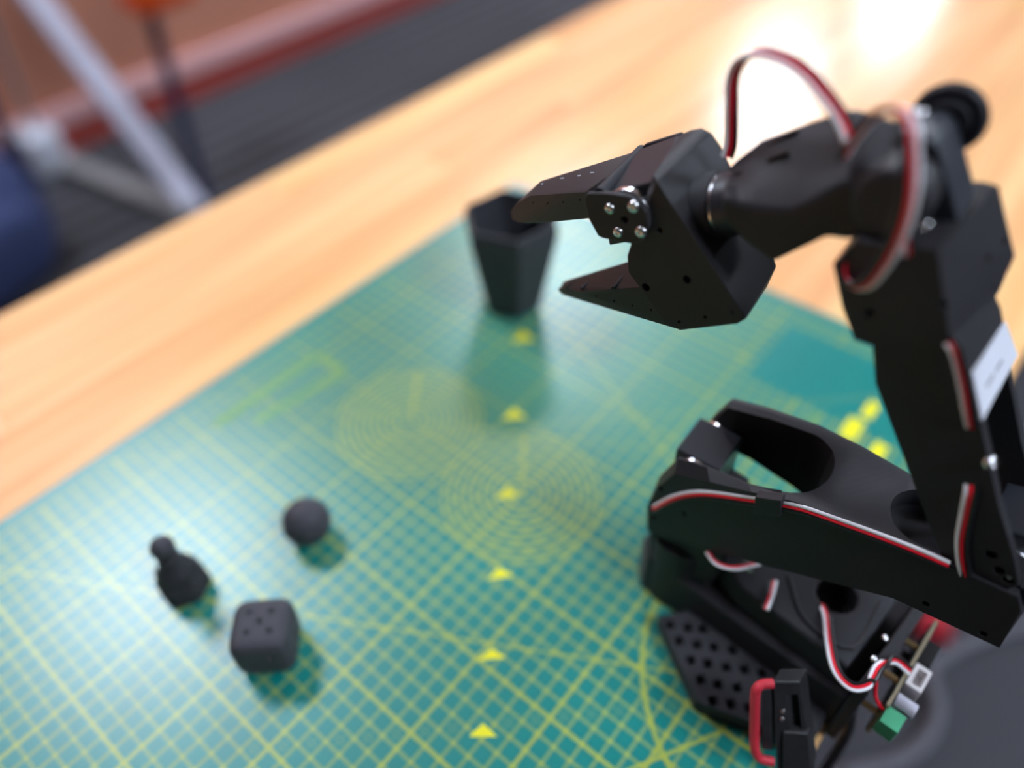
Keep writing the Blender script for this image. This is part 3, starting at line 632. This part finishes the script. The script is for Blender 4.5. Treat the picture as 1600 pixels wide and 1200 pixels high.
# ================================================================ bench clamp
clamp = empty('bar_clamp', (.1064, .2104, 0), math.radians(3), 'black steel bar clamp with a red pad holding the arm to the bench edge', 'clamp')
def cbox(name, top, bot, z1, z0, dep, m, bevel=.1, holes=None):
    (a0, o0, _), (a1, o1, _) = top; (b0_, p0, _), (b1_, p1, _) = bot
    bm = bmesh.new(); zprism(bm, [(b0_, p0-dep), (b1_, p1-dep), (b1_, p1), (b0_, p0)], z0, z1, [(a0, o0-dep), (a1, o1-dep), (a1, o1), (a0, o0)])
    return link(name, bm, m, clamp, bevel=bevel, seg=3, holes=holes)
ctp = [(7.09,5.83,6),(8.06,5.11,6)]; cbt = [(8.96,7.14,1.2),(10.26,6.19,1.2)]
def cslot(b):
    L = lambda p, q, t: Vector(p).lerp(Vector(q), t)
    for z_hi, z_lo in ((5.3, 3.2),):
        pts = []
        for z in (z_hi, z_lo):
            t = (z-1.2)/4.8; l = L(cbt[0], ctp[0], t); r2 = L(cbt[1], ctp[1], t)
            for f_ in (.5, .86):
                p = l.lerp(r2, f_); pts += [(p.x, p.y+.3, z), (p.x, p.y-.45, z)]
        hull(b, pts)
cbox('slotted_bar', [(7.09,5.83,6),(8.06,5.11,6)], [(8.96,7.14,1.2),(10.26,6.19,1.2)], 6.0, 1.2, .8, CLAMPB, .3, [cslot])
cbox('sliding_block', [(8.39,6.43,3.5),(9.35,5.81,3.5)], [(9.26,7.16,1.2),(10.35,6.36,1.2)], 3.5, 1.2, .5, CLAMPB, .08)
cbox('pad_backing', [(6.84,6.23,5.6),(7.14,5.94,5.6)], [(7.99,7.1,2.2),(8.39,6.88,2.2)], 5.6, 2.2, .5, CLAMPB, .06)
bm = bmesh.new(); tube(bm, smooth_path([V(*p) for p in [(7.13,5.87,6),(6.8,6.14,6),(6.65,6.42,5.9),(6.75,6.61,5.4),(7.21,7.01,4),(7.63,7.38,2.8),(7.92,7.48,2.3),(8.24,7.4,2.1),(8.63,7.18,2.0)]], 6), .0022, 12); link('rubber_pad', bm, REDRUB, clamp, label='red rubber-covered pad')
for q in [(7.98,6.02,4.6),(8.11,6.16,4.2)]: screw(V(q[0], q[1]+.02, q[2]), (0, -1, .3), .0012, clamp)

# ================================================================ things on the floor and behind the bench
NAVY = mat('navy_fabric', srgb(42, 52, 88), .85, bump=('noise', 300, .4)); NAVYM = mat('navy_painted_steel', srgb(20, 30, 62), .4)
ORNG = mat('orange_plastic', srgb(225, 80, 20), .45); GREYL = mat('light_grey_steel', srgb(168, 166, 180), .4); GREYD = mat('dull_grey_steel', srgb(120, 118, 118), .5)
WHT = mat('white_foot_plastic', srgb(196, 198, 208), .5)
def leg(p, q, r, m, par, name='leg'):
    bm = bmesh.new(); cyl(bm, p, q, r, 16); return link(name, bm, m, par)
post = empty('post', (-1.69, .86, FLOOR), 0, 'slim navy steel post with an orange box near its top, beyond the bench', 'post')
leg((0, 0, 0), (-.04, .05, .62), .016, NAVYM, post, 'pole')
bm = bmesh.new(); cyl(bm, (0, 0, 0), (0, 0, .02), .025, 24); link('base_disc', bm, NAVYM, post)
bm = bmesh.new(); box(bm, (-.035, .07, .60), (.10, .16, .24)); link('orange_box', bm, ORNG, post, bevel=2, seg=3, label='orange plastic box')
post2 = empty('post', (-2.14, .585, FLOOR), 0, 'slim dark post at the far left beside the white stand foot', 'post')
leg((0, 0, 0), (.0, .0, .9), .018, NAVYM, post2, 'pole')
bm = bmesh.new(); cyl(bm, (0, 0, 0), (0, 0, .02), .025, 24); link('base_disc', bm, NAVYM, post2)
easel = empty('folding_stand', (-1.66, .80, FLOOR), 0, 'grey steel folding stand with a slanted leg and a white foot beyond the bench', 'stand')
def strut(p, q, wd, m, name, par):
    p, q = Vector(p), Vector(q); d = q-p; bm = bmesh.new(); box(bm, (0, 0, 0), (wd, wd*.5, d.length)); ob = link(name, bm, m, par, bevel=.3); ob.location = (p+q)/2; ob.rotation_mode = 'QUATERNION'; ob.rotation_quaternion = d.to_track_quat('Z', 'Y'); return ob
strut((.02, 0, .0), (-.49, -.07, .74), .062, GREYL, 'slanted_leg', easel)
strut((.04, -.03, .02), (-.55, -.12, .03), .055, GREYD, 'foot_rail', easel)
bm = bmesh.new(); box(bm, (-.52, -.135, .065), (.12, .10, .13)); link('foot', bm, WHT, easel, bevel=2, seg=3, label='white plastic foot')
strut((-.50, -.085, .74), (-.52, -.13, .1), .03, GREYD, 'rear_leg', easel)
bag = empty('backpack', (-1.80, .25, FLOOR), .3, 'navy blue fabric bag slumped on the floor by the stand', 'bag')
bm = bmesh.new(); superbox(bm, 1, 3.2, 12)
for v in bm.verts: v.co = Vector((v.co.x*.17, v.co.y*.23, v.co.z*.17+.165)); v.co.x += .03*math.sin(v.co.z*12)
link('bag_body', bm, NAVY, bag, smooth=180)
bm = bmesh.new(); superbox(bm, 1, 3.2, 8)
for v in bm.verts: v.co = Vector((v.co.x*.05+.17, v.co.y*.16, v.co.z*.10+.13))
link('front_pocket', bm, NAVY, bag, smooth=180)
bm = bmesh.new(); tube(bm, smooth_path([Vector(p) for p in ((0, -.06, .31), (0, -.05, .37), (0, .05, .37), (0, .06, .31))]), .012, 8); link('carry_handle', bm, NAVYM, bag)
# seat mat on the near side of the bench and the hose lying on it
FM = mat('dark_grey_vinyl', srgb(50, 50, 57), .6)
fmt = slab('floor_pad', (.21, .3, FLOOR+.0), (1.4, 2.0, FLOOR+.012), FM, bevel=.3); tag(fmt, 'plain dark grey vinyl pad on the floor on the near side of the bench', 'floor mat')
HOSE = mat('grey_cable_jacket', srgb(108, 108, 116), .5)
hose = empty('cable', (0, 0, FLOOR+.012), 0, 'thick light grey cable curling on the dark floor pad, with a red plug', 'cable')
hp = [(x*.01, y*.01) for x, y in [(43.5, 91.9), (39.4, 86.5), (35.6, 80.5), (33.2, 74.3), (34.4, 71.6), (36.0, 68.7), (36.2, 63.7), (34.2, 58.2), (30.6, 53.7), (27.5, 48.5)]]
bm = bmesh.new(); tube(bm, smooth_path([Vector((x, y, .010)) for x, y in hp]), .010, 12); link('cable_jacket', bm, HOSE, hose)
bm = bmesh.new(); cyl(bm, (*[v*.01 for v in (29.2, 80.0)], .02), (*[v*.01 for v in (33.1, 81.4)], .03), .026, 20); link('plug', bm, REDRUB, hose, bevel=.4, label='red plug')
